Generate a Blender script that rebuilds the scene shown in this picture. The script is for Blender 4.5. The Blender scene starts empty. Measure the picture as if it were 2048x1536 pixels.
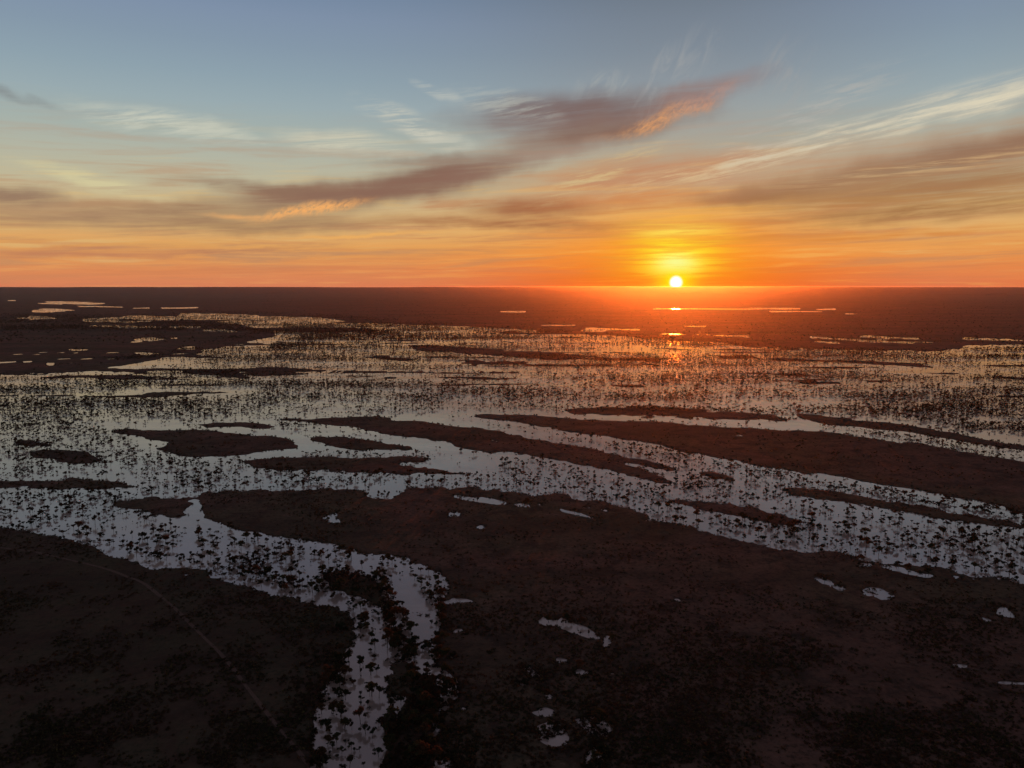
import bpy, math, random
import numpy as np
from mathutils import Vector

random.seed(7); RNG = np.random.default_rng(11)
R = math.radians
scene = bpy.context.scene
COL = scene.collection

# ------------------------------------------------------------------ camera
H = 250.0                      # flying height, metres
FPX = 1538.0                   # focal length in pixels of the 2048 px wide photograph
PITCH = 7.21                   # degrees below the horizon
cam_d = bpy.data.cameras.new('camera'); cam = bpy.data.objects.new('camera', cam_d); COL.objects.link(cam)
cam.location = (0, 0, H)
cam.rotation_euler = (R(90 - PITCH), 0, 0)
cam_d.sensor_width = 36.0; cam_d.lens = FPX / 2048 * 36.0
cam_d.clip_start = 0.1; cam_d.clip_end = 400000
scene.camera = cam
scene.render.resolution_x = 1024; scene.render.resolution_y = 768
cp, sp_ = math.cos(R(PITCH)), math.sin(R(PITCH))

def pdir(x, y):                # photograph pixel -> world direction (numpy or float)
    u = (x - 1024.0) / FPX; v = (768.0 - y) / FPX
    return u, cp + v * sp_, -sp_ + v * cp
def azel(x, y):
    a, b, c = pdir(x, y)
    return math.degrees(math.atan2(a, b)), math.degrees(math.atan2(c, math.hypot(a, b)))
def ground(x, y):              # photograph pixel -> point of the plain
    a, b, c = pdir(x, y); t = -H / c
    return a * t, b * t
def topx(X, Y, Z=0.0):         # plain -> photograph pixel
    dz = Z - H
    d = Y * cp - dz * sp_; up = Y * sp_ + dz * cp
    d = np.maximum(d, 1e-3)
    return 1024 + FPX * X / d, 768 - FPX * up / d

# ------------------------------------------------------------------ light
SUN_PX = (1352, 565)
sun_az, sun_el = azel(*SUN_PX)
scene.view_settings.view_transform = 'Standard'; scene.view_settings.look = 'None'
scene.view_settings.exposure = 0.0; scene.view_settings.gamma = 1.0
scene.view_settings.use_curve_mapping = False
sun_d = bpy.data.lights.new('sun', 'SUN'); sun_d.energy = 3.2; sun_d.angle = R(0.6); sun_d.color = (1.0, 0.145, 0.012)
sun = bpy.data.objects.new('sun', sun_d); COL.objects.link(sun)
lamp_el = 0.6
sd = Vector((math.sin(R(sun_az)) * math.cos(R(lamp_el)), math.cos(R(sun_az)) * math.cos(R(lamp_el)), math.sin(R(lamp_el))))
sun.rotation_euler = sd.to_track_quat('Z', 'Y').to_euler()
sun.location = (0, 0, 400)

def lin(c):
    return tuple(((v / 255) / 12.92 if v / 255 < .04045 else ((v / 255 + .055) / 1.055) ** 2.4) for v in c)

world = bpy.data.worlds.new("World"); scene.world = world; world.use_nodes = True
wt = world.node_tree; wt.nodes.clear()
class NB:                       # small node-writing helper
    def __init__(s, t): s.t = t
    def n(s, kind, **kw):
        x = s.t.nodes.new(kind)
        for k, v in kw.items(): setattr(x, k, v)
        return x
    def put(s, sock, v):
        if v is None: return
        if hasattr(v, 'is_output'): s.t.links.new(v, sock)
        else: sock.default_value = v
    def m(s, op, a, b=None, c=None, clamp=False):
        x = s.n('ShaderNodeMath', operation=op, use_clamp=clamp)
        for i, v in enumerate((a, b, c)): s.put(x.inputs[i], v)
        return x.outputs[0]
    def vm(s, op, a, b=None):
        x = s.n('ShaderNodeVectorMath', operation=op)
        s.put(x.inputs[0], a); s.put(x.inputs[1], b)
        return x.outputs['Value'] if op in ('LENGTH', 'DOT_PRODUCT') else x.outputs['Vector']
    def xyz(s, a, b, c=0.0):
        x = s.n('ShaderNodeCombineXYZ')
        for i, v in enumerate((a, b, c)): s.put(x.inputs[i], v)
        return x.outputs[0]
    def noise(s, vec, scale=1.0, detail=4.0, rough=.5, dist=0.0):
        x = s.n('ShaderNodeTexNoise'); s.put(x.inputs['Vector'], vec)
        x.inputs['Scale'].default_value = scale; x.inputs['Detail'].default_value = detail
        x.inputs['Roughness'].default_value = rough; x.inputs['Distortion'].default_value = dist
        return x.outputs[0]
    def rng(s, v, a, b, c=0.0, d=1.0, smooth=True):
        x = s.n('ShaderNodeMapRange', interpolation_type='SMOOTHSTEP' if smooth else 'LINEAR')
        for i, q in enumerate((v, a, b, c, d)): s.put(x.inputs[i], q)
        return x.outputs[0]
    def mix(s, f, a, b):
        x = s.n('ShaderNodeMix', data_type='RGBA'); s.put(x.inputs[0], f)
        for k, v in ((6, a), (7, b)):
            if isinstance(v, tuple) and len(v) == 3: v = v + (1.0,)
            s.put(x.inputs[k], v)
        return x.outputs[2]
    def ramp(s, f, stops):
        x = s.n('ShaderNodeValToRGB'); e = x.color_ramp.elements; s.put(x.inputs[0], f)
        while len(e) > 1: e.remove(e[-1])
        for i, (p, c) in enumerate(stops):
            q = e[0] if i == 0 else e.new(p)
            q.position = p; q.color = tuple(c) + (1,)
        return x.outputs[0]
W = NB(wt)
tc = W.n('ShaderNodeTexCoord'); sx = W.n('ShaderNodeSeparateXYZ'); wt.links.new(tc.outputs['Generated'], sx.inputs[0])
AZ = W.m('MULTIPLY', W.m('ARCTAN2', sx.outputs[0], sx.outputs[1]), 57.29578)
EL = W.m('MULTIPLY', W.m('ARCSINE', sx.outputs[2]), 57.29578)
def el_of(y): return azel(1024, y)[1]
def stops(tab, top=40.0):
    return [(max(0.0, min(1.0, el_of(y) / top)), lin(c)) for y, c in tab]
# clear-sky colour by height over the horizon: far from the sun, and above the sun
colA = W.ramp(W.m('DIVIDE', EL, 40.0), stops([(574, (216, 128, 90)), (545, (222, 140, 88)), (500, (223, 160, 92)), (462, (220, 178, 118)),
      (420, (204, 180, 136)), (380, (192, 184, 154)), (330, (180, 182, 165)), (280, (166, 178, 172)), (225, (154, 172, 178)),
      (170, (143, 163, 175)), (110, (134, 153, 171)), (50, (128, 146, 170)), (0, (118, 138, 164)), (-150, (112, 122, 142)), (-500, (92, 98, 116))]))
colB = W.ramp(W.m('DIVIDE', EL, 40.0), stops([(574, (240, 98, 22)), (545, (244, 116, 32)), (510, (246, 142, 52)), (475, (238, 160, 74)),
      (430, (224, 168, 98)), (380, (200, 166, 122)), (330, (182, 166, 140)), (280, (167, 164, 153)), (225, (154, 161, 162)),
      (170, (140, 150, 158)), (110, (128, 140, 152)), (50, (120, 132, 146)), (0, (112, 124, 138)), (-150, (108, 114, 130)), (-500, (90, 94, 110))]))
dAz = W.m('SUBTRACT', AZ, sun_az); dEl = W.m('SUBTRACT', EL, sun_el)
near = W.m('POWER', 2.71828, W.m('MULTIPLY', -1.0, W.m('POWER', W.m('DIVIDE', dAz, 15.0), 2.0)))
right = W.rng(dAz, 0.0, 30.0)
near = W.m('MAXIMUM', near, W.m('MULTIPLY', right, .45))
sky = W.mix(near, colA, colB)
P0 = W.xyz(AZ, EL, 0.0)
# streaky textures: stretched along the horizon, climbing a little to the right
def streak(kx, ky, tilt, scale, det=5.0, rough=.55, dist=0.4, seed=0.0):
    v = W.xyz(W.m('MULTIPLY', AZ, kx), W.m('MULTIPLY', W.m('SUBTRACT', EL, W.m('MULTIPLY', AZ, tilt)), ky), seed)
    return W.noise(v, scale, det, rough, dist)
S1 = streak(.05, .75, .04, 1.6, det=7, rough=.62, seed=1.3)
S2 = streak(.07, 1.0, .07, 2.0, det=8, rough=.66, seed=5.1)
S3 = streak(.14, 3.0, .015, 1.0, det=6, rough=.62, dist=.25, seed=9.7)
S4 = streak(.17, 1.7, .17, 1.5, det=8, rough=.70, dist=.15, seed=3.7)
wob = W.noise(P0, .22, 5.0, .6, .5)
wobv = W.n('ShaderNodeTexNoise'); wt.links.new(P0, wobv.inputs['Vector']); wobv.inputs['Scale'].default_value = .3; wobv.inputs['Detail'].default_value = 5
warp = W.vm('MULTIPLY', W.vm('SUBTRACT', wobv.outputs['Color'], (.5, .5, .5)), (4.5, 1.1, 0.0))
PW = W.vm('ADD', P0, warp)
# general thin mottling of the lower sky
low = W.m('MULTIPLY', W.rng(EL, 13.0, 4.0), W.rng(EL, .2, 2.2))
sky = W.mix(W.m('MULTIPLY', low, W.rng(S1, .46, .66, 0, .75)), sky, W.mix(near, lin((186, 138, 102)), lin((206, 134, 76))))
sky = W.mix(W.m('MULTIPLY', low, W.rng(S1, .46, .32, 0, .55)), sky, W.mix(near, lin((222, 186, 124)), lin((250, 182, 84))))
sky = W.mix(W.m('MULTIPLY', W.rng(EL, 7.0, 2.0), W.rng(S3, .50, .68, 0, .40)), sky, W.mix(near, lin((198, 132, 92)), lin((226, 104, 34))))
sky = W.mix(W.m('MULTIPLY', W.rng(EL, 7.0, 2.0), W.rng(S3, .47, .32, 0, .35)), sky, W.mix(near, lin((236, 168, 98)), lin((255, 160, 50))))
def blob(x, y, rx, ry, rot, col, amt, tex=None, lo=.35, hi=.62, base=.35, inner=.1, coords=None):
    global sky
    a, e = azel(x, y); k = .0358
    mp = W.n('ShaderNodeMapping', vector_type='TEXTURE'); wt.links.new(coords or PW, mp.inputs[0])
    mp.inputs['Location'].default_value = (a, e, 0); mp.inputs['Rotation'].default_value = (0, 0, R(rot))
    mp.inputs['Scale'].default_value = (rx * k, ry * k, 1)
    d = W.rng(W.vm('LENGTH', mp.outputs[0]), 1.25, inner, 0, amt)
    if tex is not None: d = W.m('MULTIPLY', d, W.rng(tex, lo, hi, base, 1.0))
    sky = W.mix(d, sky, lin(col))
# cloud banks where the photograph has them
blob(330, 436, 420, 34, 1, (156, 124, 96), 0.9, S1, base=.5)
blob(120, 420, 260, 26, -2, (184, 146, 110), .6, S2)
blob(560, 450, 230, 20, 2, (159, 122, 90), 0.7999999999999999, S2, base=.5)
blob(700, 388, 330, 36, 6, (140, 106, 87), 1.0, S2, base=.75)
blob(870, 352, 230, 36, 11, (132, 100, 85), 1.0, S2, base=.80)
blob(560, 378, 220, 18, -2, (141, 109, 90), 0.9, S1, base=.5)
blob(860, 318, 160, 14, 4, (145, 124, 109), 0.7, S2, base=.5)
blob(20, 392, 90, 20, 0, (145, 115, 96), 0.85, S2, base=.5)
blob(20, 182, 70, 10, -20, (125, 126, 127), 0.7, S2, base=.5)
blob(200, 505, 320, 11, 1, (190, 126, 92), .8, S3)
blob(500, 500, 200, 6, 5, (176, 120, 92), .6, S3)
blob(1080, 414, 190, 26, 2, (157, 100, 70), 1.0, S2, base=.75)
blob(1010, 448, 330, 16, -1, (166, 111, 74), 0.9, S2, base=.5)
blob(1300, 352, 330, 36, 6, (196, 138, 100), .85, S2, base=.5)
blob(1290, 398, 260, 22, 3, (206, 134, 84), .8, S2)
blob(1530, 388, 140, 22, 2, (156, 106, 70), 1.0, S2, base=.70)
blob(1640, 362, 240, 26, 5, (157, 117, 85), 1.0, S1, base=.5)
blob(1930, 308, 290, 38, 7, (145, 109, 83), 1.0, S2, base=.75)
blob(1880, 370, 360, 30, 3, (159, 117, 77), 1.0, S2, base=.65)
blob(1880, 420, 340, 24, 2, (161, 115, 72), 1.0, S2, base=.5)
blob(1700, 470, 400, 10, 1, (214, 134, 62), .7, S3)
blob(1150, 222, 260, 44, 3, (120, 100, 98), 1.0, S2, base=.80)
blob(1200, 262, 240, 36, 8, (129, 99, 85), 1.0, S2, base=.80)
blob(1370, 200, 180, 30, 14, (147, 115, 107), 0.7999999999999999, S2, base=.5)
blob(1210, 330, 200, 22, 12, (196, 160, 122), .5, S4)
blob(1900, 345, 380, 62, 4, (172, 128, 94), .6, S2, .40, .60, .15)
blob(1990, 285, 200, 26, 6, (150, 116, 94), .85, S2, .36, .6, .55)
blob(1560, 340, 330, 40, 7, (190, 142, 108), .6, S1, .38, .62, .3)
blob(1330, 345, 260, 34, 4, (192, 138, 104), .7, S2, .38, .62, .4)
blob(1110, 300, 150, 26, 9, (166, 140, 124), .6, S2, .38, .62, .3)
blob(800, 372, 260, 22, 8, (140, 104, 88), .75, S2, .36, .6, .5)
blob(960, 340, 140, 24, 10, (140, 106, 92), .7, S2, .36, .6, .5)
blob(1150, 240, 230, 34, 4, (132, 108, 102), .6, S2, .36, .6, .4)
blob(1880, 330, 300, 16, 5, (206, 168, 122), .7, S3, .46, .58, 0)
blob(1800, 400, 380, 26, 1, (176, 124, 74), .6, S3, .42, .58, .1)
blob(700, 540, 900, 16, 0, (214, 128, 82), .45, S3, .45, .6, 0)
blob(1650, 505, 420, 18, 1, (250, 176, 90), .5, S3, .48, .62, 0)
# sunlit undersides and icy streaks
S5 = streak(.9, 1.3, .5, 2.6, det=6, rough=.65, dist=.6, seed=13.0)
blob(1320, 240, 118, 20, 15, (222, 158, 106), .85, S5, .34, .66, .25)
blob(1410, 200, 90, 18, 24, (190, 144, 126), .5, S5, .36, .6, .2)
blob(620, 418, 130, 13, 11, (244, 174, 104), 1.0, S5, .34, .6, .25)
blob(500, 432, 90, 6, 3, (238, 172, 106), .8, S2)
blob(740, 470, 180, 5, 3, (240, 176, 96), .8, S3)
blob(1500, 322, 330, 24, 11, (224, 196, 148), .8, S4, .40, .66, 0)
blob(1760, 250, 340, 30, 12, (214, 206, 184), .9, S4, .38, .68, .1)
blob(1960, 208, 190, 20, 10, (222, 212, 186), .95, S4, .36, .68, .25)
blob(1700, 300, 330, 26, 9, (186, 166, 140), .6, S2, .36, .66, .2)
blob(1960, 262, 200, 18, 8, (176, 152, 128), .7, S2, .36, .66, .3)
blob(1620, 230, 200, 40, 24, (184, 180, 172), .6, S4, .45, .65, 0)
blob(1190, 350, 150, 22, 24, (218, 196, 142), .6, S4, .45, .62, 0)
blob(330, 246, 170, 26, -5, (202, 204, 188), .95, S4, .4, .62, .05)
blob(430, 262, 110, 14, -8, (198, 200, 184), .8, S2, .4, .6, 0)
blob(190, 362, 150, 18, -12, (216, 206, 160), .8, S2, .4, .6, .1)
blob(880, 182, 60, 10, -16, (180, 186, 182), .9, S2, .4, .6, 0)
blob(830, 250, 140, 26, -20, (204, 202, 186), .95, S2, .4, .6, 0)
blob(680, 284, 140, 26, -3, (206, 202, 180), .95, S2, .4, .6, .1)
blob(1010, 210, 130, 28, -12, (190, 192, 182), .5, S4, .4, .6, 0)
S6 = W.noise(W.xyz(W.m('ADD', W.m('MULTIPLY', AZ, .9), W.m('MULTIPLY', EL, -.5)), W.m('MULTIPLY', EL, .35), 2.0), 1.1, 6.0, .6, 1.0)
blob(1340, 150, 120, 46, 40, (170, 170, 168), .5, S6, .40, .72, 0)
blob(1560, 160, 80, 60, 60, (164, 162, 160), .5, S6, .40, .72, 0)
blob(1210, 165, 70, 26, 10, (172, 174, 170), .5, S6, .40, .7, 0)
# glow round the sun, combed by thin cloud
g = W.vm('LENGTH', W.xyz(W.m('DIVIDE', dAz, 1.0), W.m('MULTIPLY', dEl, .95), 0.0))
comb = W.rng(S3, .40, .58, .34, 1.0)
def halo(cx, cy, rx, ry, col, amt, pw=2.0, tex=None):
    global sky
    a, e = azel(cx, cy)
    q = W.vm('LENGTH', W.xyz(W.m('DIVIDE', W.m('SUBTRACT', AZ, a), rx), W.m('DIVIDE', W.m('SUBTRACT', EL, e), ry), 0.0))
    f = W.m('MULTIPLY', W.m('POWER', 2.71828, W.m('MULTIPLY', -1.0, W.m('POWER', q, pw))), amt)
    if tex is not None: f = W.m('MULTIPLY', f, tex)
    sky = W.mix(f, sky, lin(col))
halo(1352, 522, 6.5, 2.4, (255, 144, 24), .7)
halo(1352, 505, 3.6, 2.0, (255, 196, 40), .95, 2.0, comb)
halo(1352, 462, 2.6, .45, (255, 226, 96), .9, 2.0, comb)
halo(1352, 518, 2.3, 1.3, (255, 244, 50), 1.0, 2.2, comb)
halo(1352, 526, 1.2, .65, (250, 250, 150), 1.0, 2.0, comb)
halo(1352, 565, 1.1, .95, (255, 236, 0), 1.0, 2.0)
sunfac = W.rng(g, .56, .20)
sky = W.mix(sunfac, sky, (1.6, 1.6, 1.5))
nish = W.n('ShaderNodeTexSky', sky_type='NISHITA', sun_disc=False)
nish.sun_elevation = R(max(sun_el, .2)); nish.sun_rotation = R(sun_az); nish.altitude = 250; nish.dust_density = 3.0
bgA = W.n('ShaderNodeBackground'); wt.links.new(nish.outputs[0], bgA.inputs[0]); bgA.inputs[1].default_value = .1
bgB = W.n('ShaderNodeBackground'); wt.links.new(sky, bgB.inputs[0]); bgB.inputs[1].default_value = 1.0
mx = W.n('ShaderNodeMixShader'); wt.links.new(W.rng(EL, 26.0, 60.0, .97, .35), mx.inputs[0])
wt.links.new(bgA.outputs[0], mx.inputs[1]); wt.links.new(bgB.outputs[0], mx.inputs[2])
wo = W.n('ShaderNodeOutputWorld'); wt.links.new(mx.outputs[0], wo.inputs[0])
world.cycles.sampling_method = 'MANUAL'; world.cycles.sample_map_resolution = 512

# ------------------------------------------------------------------ materials
def material(name):
    m = bpy.data.materials.new(name); m.use_nodes = True; m.node_tree.nodes.clear()
    return m, NB(m.node_tree)
def finish(m, b, shader, disp=None):
    o = b.n('ShaderNodeOutputMaterial'); m.node_tree.links.new(shader, o.inputs['Surface'])
    return m
def principled(b, color, rough=1.0, spec=.2, normal=None):
    p = b.n('ShaderNodeBsdfPrincipled'); b.put(p.inputs['Base Color'], color if hasattr(color, 'is_output') else tuple(color) + (1,))
    b.put(p.inputs['Roughness'], rough); p.inputs['Specular IOR Level'].default_value = spec
    b.put(p.inputs['Normal'], normal)
    return p.outputs[0]
def land_material():
    m, b = material('plain_soil')
    g = b.n('ShaderNodeNewGeometry'); pos = g.outputs['Position']
    n1 = b.noise(pos, .0035, 6, .6, .5); n2 = b.noise(pos, .03, 6, .65, .3); n3 = b.noise(pos, .25, 5, .7, .0)
    c = b.mix(b.rng(n1, .42, .60), (.140, .064, .050), (.096, .062, .040))
    c = b.mix(b.rng(n2, .46, .64, 0, .85), c, (.054, .030, .024))
    c = b.mix(b.rng(n2, .45, .30, 0, .7), c, (.175, .090, .068))
    c = b.mix(b.rng(n3, .48, .66, 0, .75), c, (.030, .024, .016))
    c = b.mix(b.rng(n3, .44, .30, 0, .5), c, (.21, .115, .085))
    sp = b.n('ShaderNodeSeparateXYZ'); b.put(sp.inputs[0], pos)
    edge = b.m('ADD', b.m('ADD', sp.outputs[0], b.m('MULTIPLY', sp.outputs[1], .18)), b.m('MULTIPLY', b.noise(pos, .012, 4, .6), 120.0))
    scr = b.m('MULTIPLY', b.rng(edge, 140.0, 20.0), b.rng(sp.outputs[1], 900.0, 620.0))
    c = b.mix(b.m('MULTIPLY', scr, .6), c, b.mix(b.rng(n2, .4, .6), (.036, .038, .022), (.060, .035, .026)))
    st = b.noise(b.vm('MULTIPLY', pos, (.0006, .006, 0.0)), 1.0, 5, .6, .3)      # long low beach ridges
    c = b.mix(b.rng(st, .48, .62, 0, .5), c, (.040, .026, .020))
    c = b.mix(b.m('MULTIPLY', b.rng(b.m('ADD', sp.outputs[2], b.m('MULTIPLY', b.noise(pos, .12, 4, .6), -.5)), .25, -.15), .7), c, (.040, .030, .026))
    bp = b.n('ShaderNodeBump'); bp.inputs['Strength'].default_value = .8; bp.inputs['Distance'].default_value = 1.2
    b.put(bp.inputs['Height'], n3)
    return finish(m, b, principled(b, c, 1.0, .05, bp.outputs[0]))
def water_material():
    m, b = material('flood_water')
    g = b.n('ShaderNodeNewGeometry'); pos = g.outputs['Position']
    n1 = b.noise(pos, .010, 6, .6, .8)
    silt = b.mix(b.rng(n1, .40, .62), (.50, .33, .265), (.36, .24, .20))
    d = b.n('ShaderNodeBsdfDiffuse'); b.put(d.inputs['Color'], silt)
    gl = b.n('ShaderNodeBsdfGlossy'); lw = b.n('ShaderNodeLayerWeight'); lw.inputs['Blend'].default_value = .5
    b.put(gl.inputs['Color'], b.mix(b.rng(lw.outputs['Facing'], .55, .93), (.84, .66, .60), (1.0, .95, .90))); b.put(gl.inputs['Roughness'], b.rng(b.noise(b.vm('MULTIPLY', pos, (.004, .012, 0.0)), 1.0, 5, .6, .6), .40, .62, .09, .17))
    n2 = b.noise(pos, .9, 3, .5); bp = b.n('ShaderNodeBump'); bp.inputs['Strength'].default_value = .05; bp.inputs['Distance'].default_value = .04
    b.put(bp.inputs['Height'], n2); b.put(gl.inputs['Normal'], bp.outputs[0])
    fr = b.n('ShaderNodeFresnel'); fr.inputs['IOR'].default_value = 3.0
    mxs = b.n('ShaderNodeMixShader'); b.put(mxs.inputs[0], fr.outputs[0])
    b.put(mxs.inputs[1], d.outputs[0]); b.put(mxs.inputs[2], gl.outputs[0])
    return finish(m, b, mxs.outputs[0])
def foliage_material(name, ca, cb, cc):
    m, b = material(name)
    g = b.n('ShaderNodeNewGeometry'); pos = g.outputs['Position']
    n1 = b.noise(pos, .02, 3, .6); n2 = b.noise(pos, .55, 3, .6)
    c = b.mix(b.rng(n1, .38, .62), ca, cb)
    c = b.mix(b.rng(n2, .50, .72, 0, .8), c, cc)
    d = b.n('ShaderNodeBsdfDiffuse'); b.put(d.inputs['Color'], c)
    t = b.n('ShaderNodeBsdfTranslucent'); b.put(t.inputs['Color'], c)
    x = b.n('ShaderNodeMixShader'); x.inputs[0].default_value = .42
    b.put(x.inputs[1], d.outputs[0]); b.put(x.inputs[2], t.outputs[0])
    return finish(m, b, x.outputs[0])
def plain(name, color, rough=.9):
    m, b = material(name)
    g = b.n('ShaderNodeNewGeometry'); n = b.noise(g.outputs['Position'], 1.7, 4, .6)
    c = b.mix(b.rng(n, .35, .65), tuple(v * .7 for v in color), tuple(min(1, v * 1.25) for v in color))
    return finish(m, b, principled(b, c, rough, .1))
M_LAND = land_material(); M_WATER = water_material()
M_LEAF = {'olive': foliage_material('olive_leaves', (.060, .055, .030), (.045, .050, .028), (.090, .075, .040)),
          'rust': foliage_material('rusty_leaves', (.085, .048, .030), (.070, .045, .028), (.110, .070, .040)),
          'dark': foliage_material('dark_leaves', (.030, .036, .022), (.036, .038, .024), (.052, .052, .032))}
M_FAR = foliage_material('flooded_wood_leaves', (.040, .034, .026), (.028, .034, .022), (.060, .048, .034))
M_SCRUB = foliage_material('scrub_leaves', (.044, .038, .024), (.058, .036, .026), (.150, .120, .050))
M_BARK = plain('bark', (.07, .055, .045)); M_PATH = plain('bare_track_soil', (.125, .066, .052))

# ------------------------------------------------------------------ map of water and land, traced on the photograph
WATER = [[(0,752),(60,750),(125,746),(190,740),(196,735),(250,731),(300,722),(325,716),(345,714),(385,712),(405,704),(397,701),(440,694),
 (480,686),(512,680),(545,675),(550,667),(535,659),(505,654),(470,649),(430,643),(395,640),(360,637),(352,632),(362,627),(440,627),(520,631),(600,635),(640,636),(720,645),
 (820,650),(920,653),(1010,656),(1100,664),(1200,671),(1300,675),(1400,685),(1500,694),(1560,696),(1700,701),(1850,705),(1920,698),(1935,690),(2048,689),
 (2048,1168),(2010,1161),(1975,1153),(1955,1157),(1940,1157),(1955,1149),(1930,1142),(1890,1132),(1840,1126),(1800,1120),(1760,1121),(1700,1111),(1660,1107),(1600,1103),(1560,1098),(1536,1090),
 (1500,1083),(1455,1073),(1420,1065),(1370,1053),(1330,1044),(1308,1041),(1296,1045),(1292,1040),(1310,1036),(1300,1030),(1262,1018),(1220,1007),(1170,1000),
 (1120,990),(1080,989),(1065,994),(1055,988),(1024,984),(1000,981),(950,977),(900,977),(860,976),(820,978),(790,990),(778,998),(720,990),(735,985),
 (708,981),(700,980),(660,977),(640,982),(620,982),(560,981),(512,981),(450,983),(400,986),(388,990),(388,1000),(397,1010),(400,1030),(406,1037),(440,1046),
 (475,1055),(500,1060),(530,1067),(560,1071),(640,1083),(700,1102),(760,1110),(800,1118),(830,1125),(860,1142),(888,1152),(884,1168),(895,1185),(882,1198),(880,1215),(890,1232),
 (882,1262),(872,1290),(880,1315),(866,1330),(902,1345),(912,1365),(907,1400),(888,1430),(870,1460),(880,1490),(900,1536),(900,1600),(626,1600),(628,1536),(630,1470),
 (637,1420),(637,1388),(655,1374),(684,1350),(690,1310),(708,1287),(716,1270),(702,1240),(682,1216),(650,1211),(610,1203),(560,1190),(500,1169),(480,1165),
 (430,1152),(400,1141),(310,1138),(270,1122),(230,1115),(200,1101),(150,1086),(100,1072),(60,1063),(30,1055),(0,1052)]]
LAND = [
 [(222,862),(260,858),(330,860),(400,861),(440,864),(470,867),(520,870),(560,873),(590,884),(603,894),(598,898),(560,902),(512,904),(470,910),(400,913),(370,911),(340,905),(308,898),(325,890),(342,886),(310,880),(250,871)],
 [(372,849),(430,844),(480,844),(530,848),(556,853),(575,857),(530,857),(470,856),(420,854)],
 [(27,881),(60,880),(80,885),(112,889),(80,893),(40,890)],
 [(60,906),(80,902),(110,901),(150,902),(180,908),(203,923),(190,927),(150,929),(130,926),(100,917),(70,913)],
 [(-40,960),(30,962),(90,960),(150,956),(200,959),(240,965),(272,971),(265,978),(230,978),(150,979),(110,976),(80,973),(-40,976)],
 [(213,1002),(260,998),(300,995),(345,997),(375,994),(386,988),(382,1000),(379,1015),(373,1030),(365,1037),(340,1037),(320,1030),(290,1022),(240,1018),(218,1009)],
 [(540,836),(600,838),(650,838),(665,836),(700,835),(760,833),(800,840),(840,842),(900,850),(1000,864),(1040,871),(1100,883),(1170,892),(1220,907),(1280,920),(1330,932),(1353,938),(1340,941),(1300,936),(1260,931),(1290,945),(1330,960),(1358,968),(1340,969),(1300,961),(1250,946),(1200,936),(1160,928),(1110,920),(1060,912),(1020,905),(980,906),(940,900),(900,887),(860,880),(820,874),(760,865),(720,857),(650,848),(620,846),(560,840)],
 [(608,877),(640,873),(700,876),(760,885),(790,890),(835,897),(820,900),(760,899),(710,898),(670,895),(640,886)],
 [(470,923),(512,918),(560,915),(640,913),(700,917),(760,924),(810,930),(860,937),(900,943),(965,948),(900,946),(820,946),(760,945),(700,943),(650,941),(600,939),(560,940),(512,937),(495,931)],
 [(722,917),(800,914),(860,919),(840,923),(780,924),(730,921)],
 [(940,833),(960,829),(1024,828),(1080,831),(1140,838),(1200,841),(1300,842),(1400,850),(1500,856),(1560,862),(1640,862),(1680,868),(1750,878),(1800,885),(1850,890),(1900,900),(1980,912),(2048,922),(2090,928),(2090,1035),(2048,1028),(2000,1014),(1950,1003),(1900,995),(1850,985),(1800,975),(1740,964),(1700,957),(1640,949),(1600,943),(1550,935),(1500,925),(1440,915),(1380,905),(1330,893),(1280,882),(1220,875),(1150,865),(1100,855),(1050,848),(1000,840)],
 [(1108,822),(1180,816),(1240,815),(1300,813),(1370,815),(1440,820),(1540,828),(1585,841),(1560,844),(1480,840),(1400,836),(1300,834),(1250,832),(1180,829),(1130,825)],
 [(1588,828),(1640,831),(1700,838),(1780,847),(1840,857),(1900,865),(1960,877),(2000,885),(2048,892),(2090,897),(2090,905),(2048,901),(1990,893),(1930,883),(1870,872),(1800,861),(1740,856),(1660,849),(1620,840)],
 [(1322,996),(1360,999),(1400,1002),(1450,1009),(1500,1017),(1560,1031),(1610,1042),(1645,1049),(1600,1051),(1536,1044),(1500,1038),(1450,1028),(1400,1018),(1370,1009),(1340,1002)],
 [(1563,977),(1640,980),(1700,989),(1760,998),(1840,1010),(1900,1021),(1980,1036),(2048,1047),(2090,1052),(2090,1060),(2048,1057),(1980,1053),(1900,1042),(1830,1031),(1760,1018),(1700,1007),(1640,1000),(1580,990)],
 [(1393,943),(1430,946),(1460,956),(1478,966),(1455,964),(1420,955)],
 [(815,687),(870,690),(960,696),(1040,700),(1130,707),(1240,716),(1332,720),(1320,723),(1240,721),(1140,719),(1060,716),(980,711),(900,705),(840,703),(822,697)],
 [(748,711),(790,715),(830,721),(845,725),(800,723),(760,717)],
 [(870,714),(920,718),(980,722),(920,721)],
 [(495,741),(530,733),(570,734),(592,741),(570,750),(520,752),(495,748)],
 [(380,748),(430,743),(480,745),(500,758),(440,752)],
 [(1500,758),(1600,764),(1780,768),(1900,780),(2048,791),(2048,795),(1900,784),(1780,772),(1600,768)],
 [(1800,741),(1900,746),(2048,755),(2090,757),(2090,763),(2048,761),(1900,751),(1800,744)],
 [(1520,776),(1660,784),(1660,786),(1520,779)],
 [(1440,713),(1560,715),(1740,721),(1870,731),(1870,737),(1740,728),(1560,721),(1440,717)],
 [(950,741),(1060,745),(1200,751),(1200,754),(1060,748),(950,744)],[(940,756),(1040,757),(1060,760),(950,760)],
 [(280,786),(340,787),(395,788),(340,790)],
 [(540,655),(700,654),(760,660),(740,666),(620,664),(540,660)],
 [(640,1146),(690,1143),(735,1150),(775,1168),(768,1190),(770,1212),(735,1206),(700,1190),(660,1178),(645,1160)],
 [(786,1332),(812,1326),(832,1350),(868,1354),(880,1372),(884,1420),(868,1450),(884,1500),(880,1536),(880,1600),(768,1600),(770,1536),(766,1440),(772,1380)],
]
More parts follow.
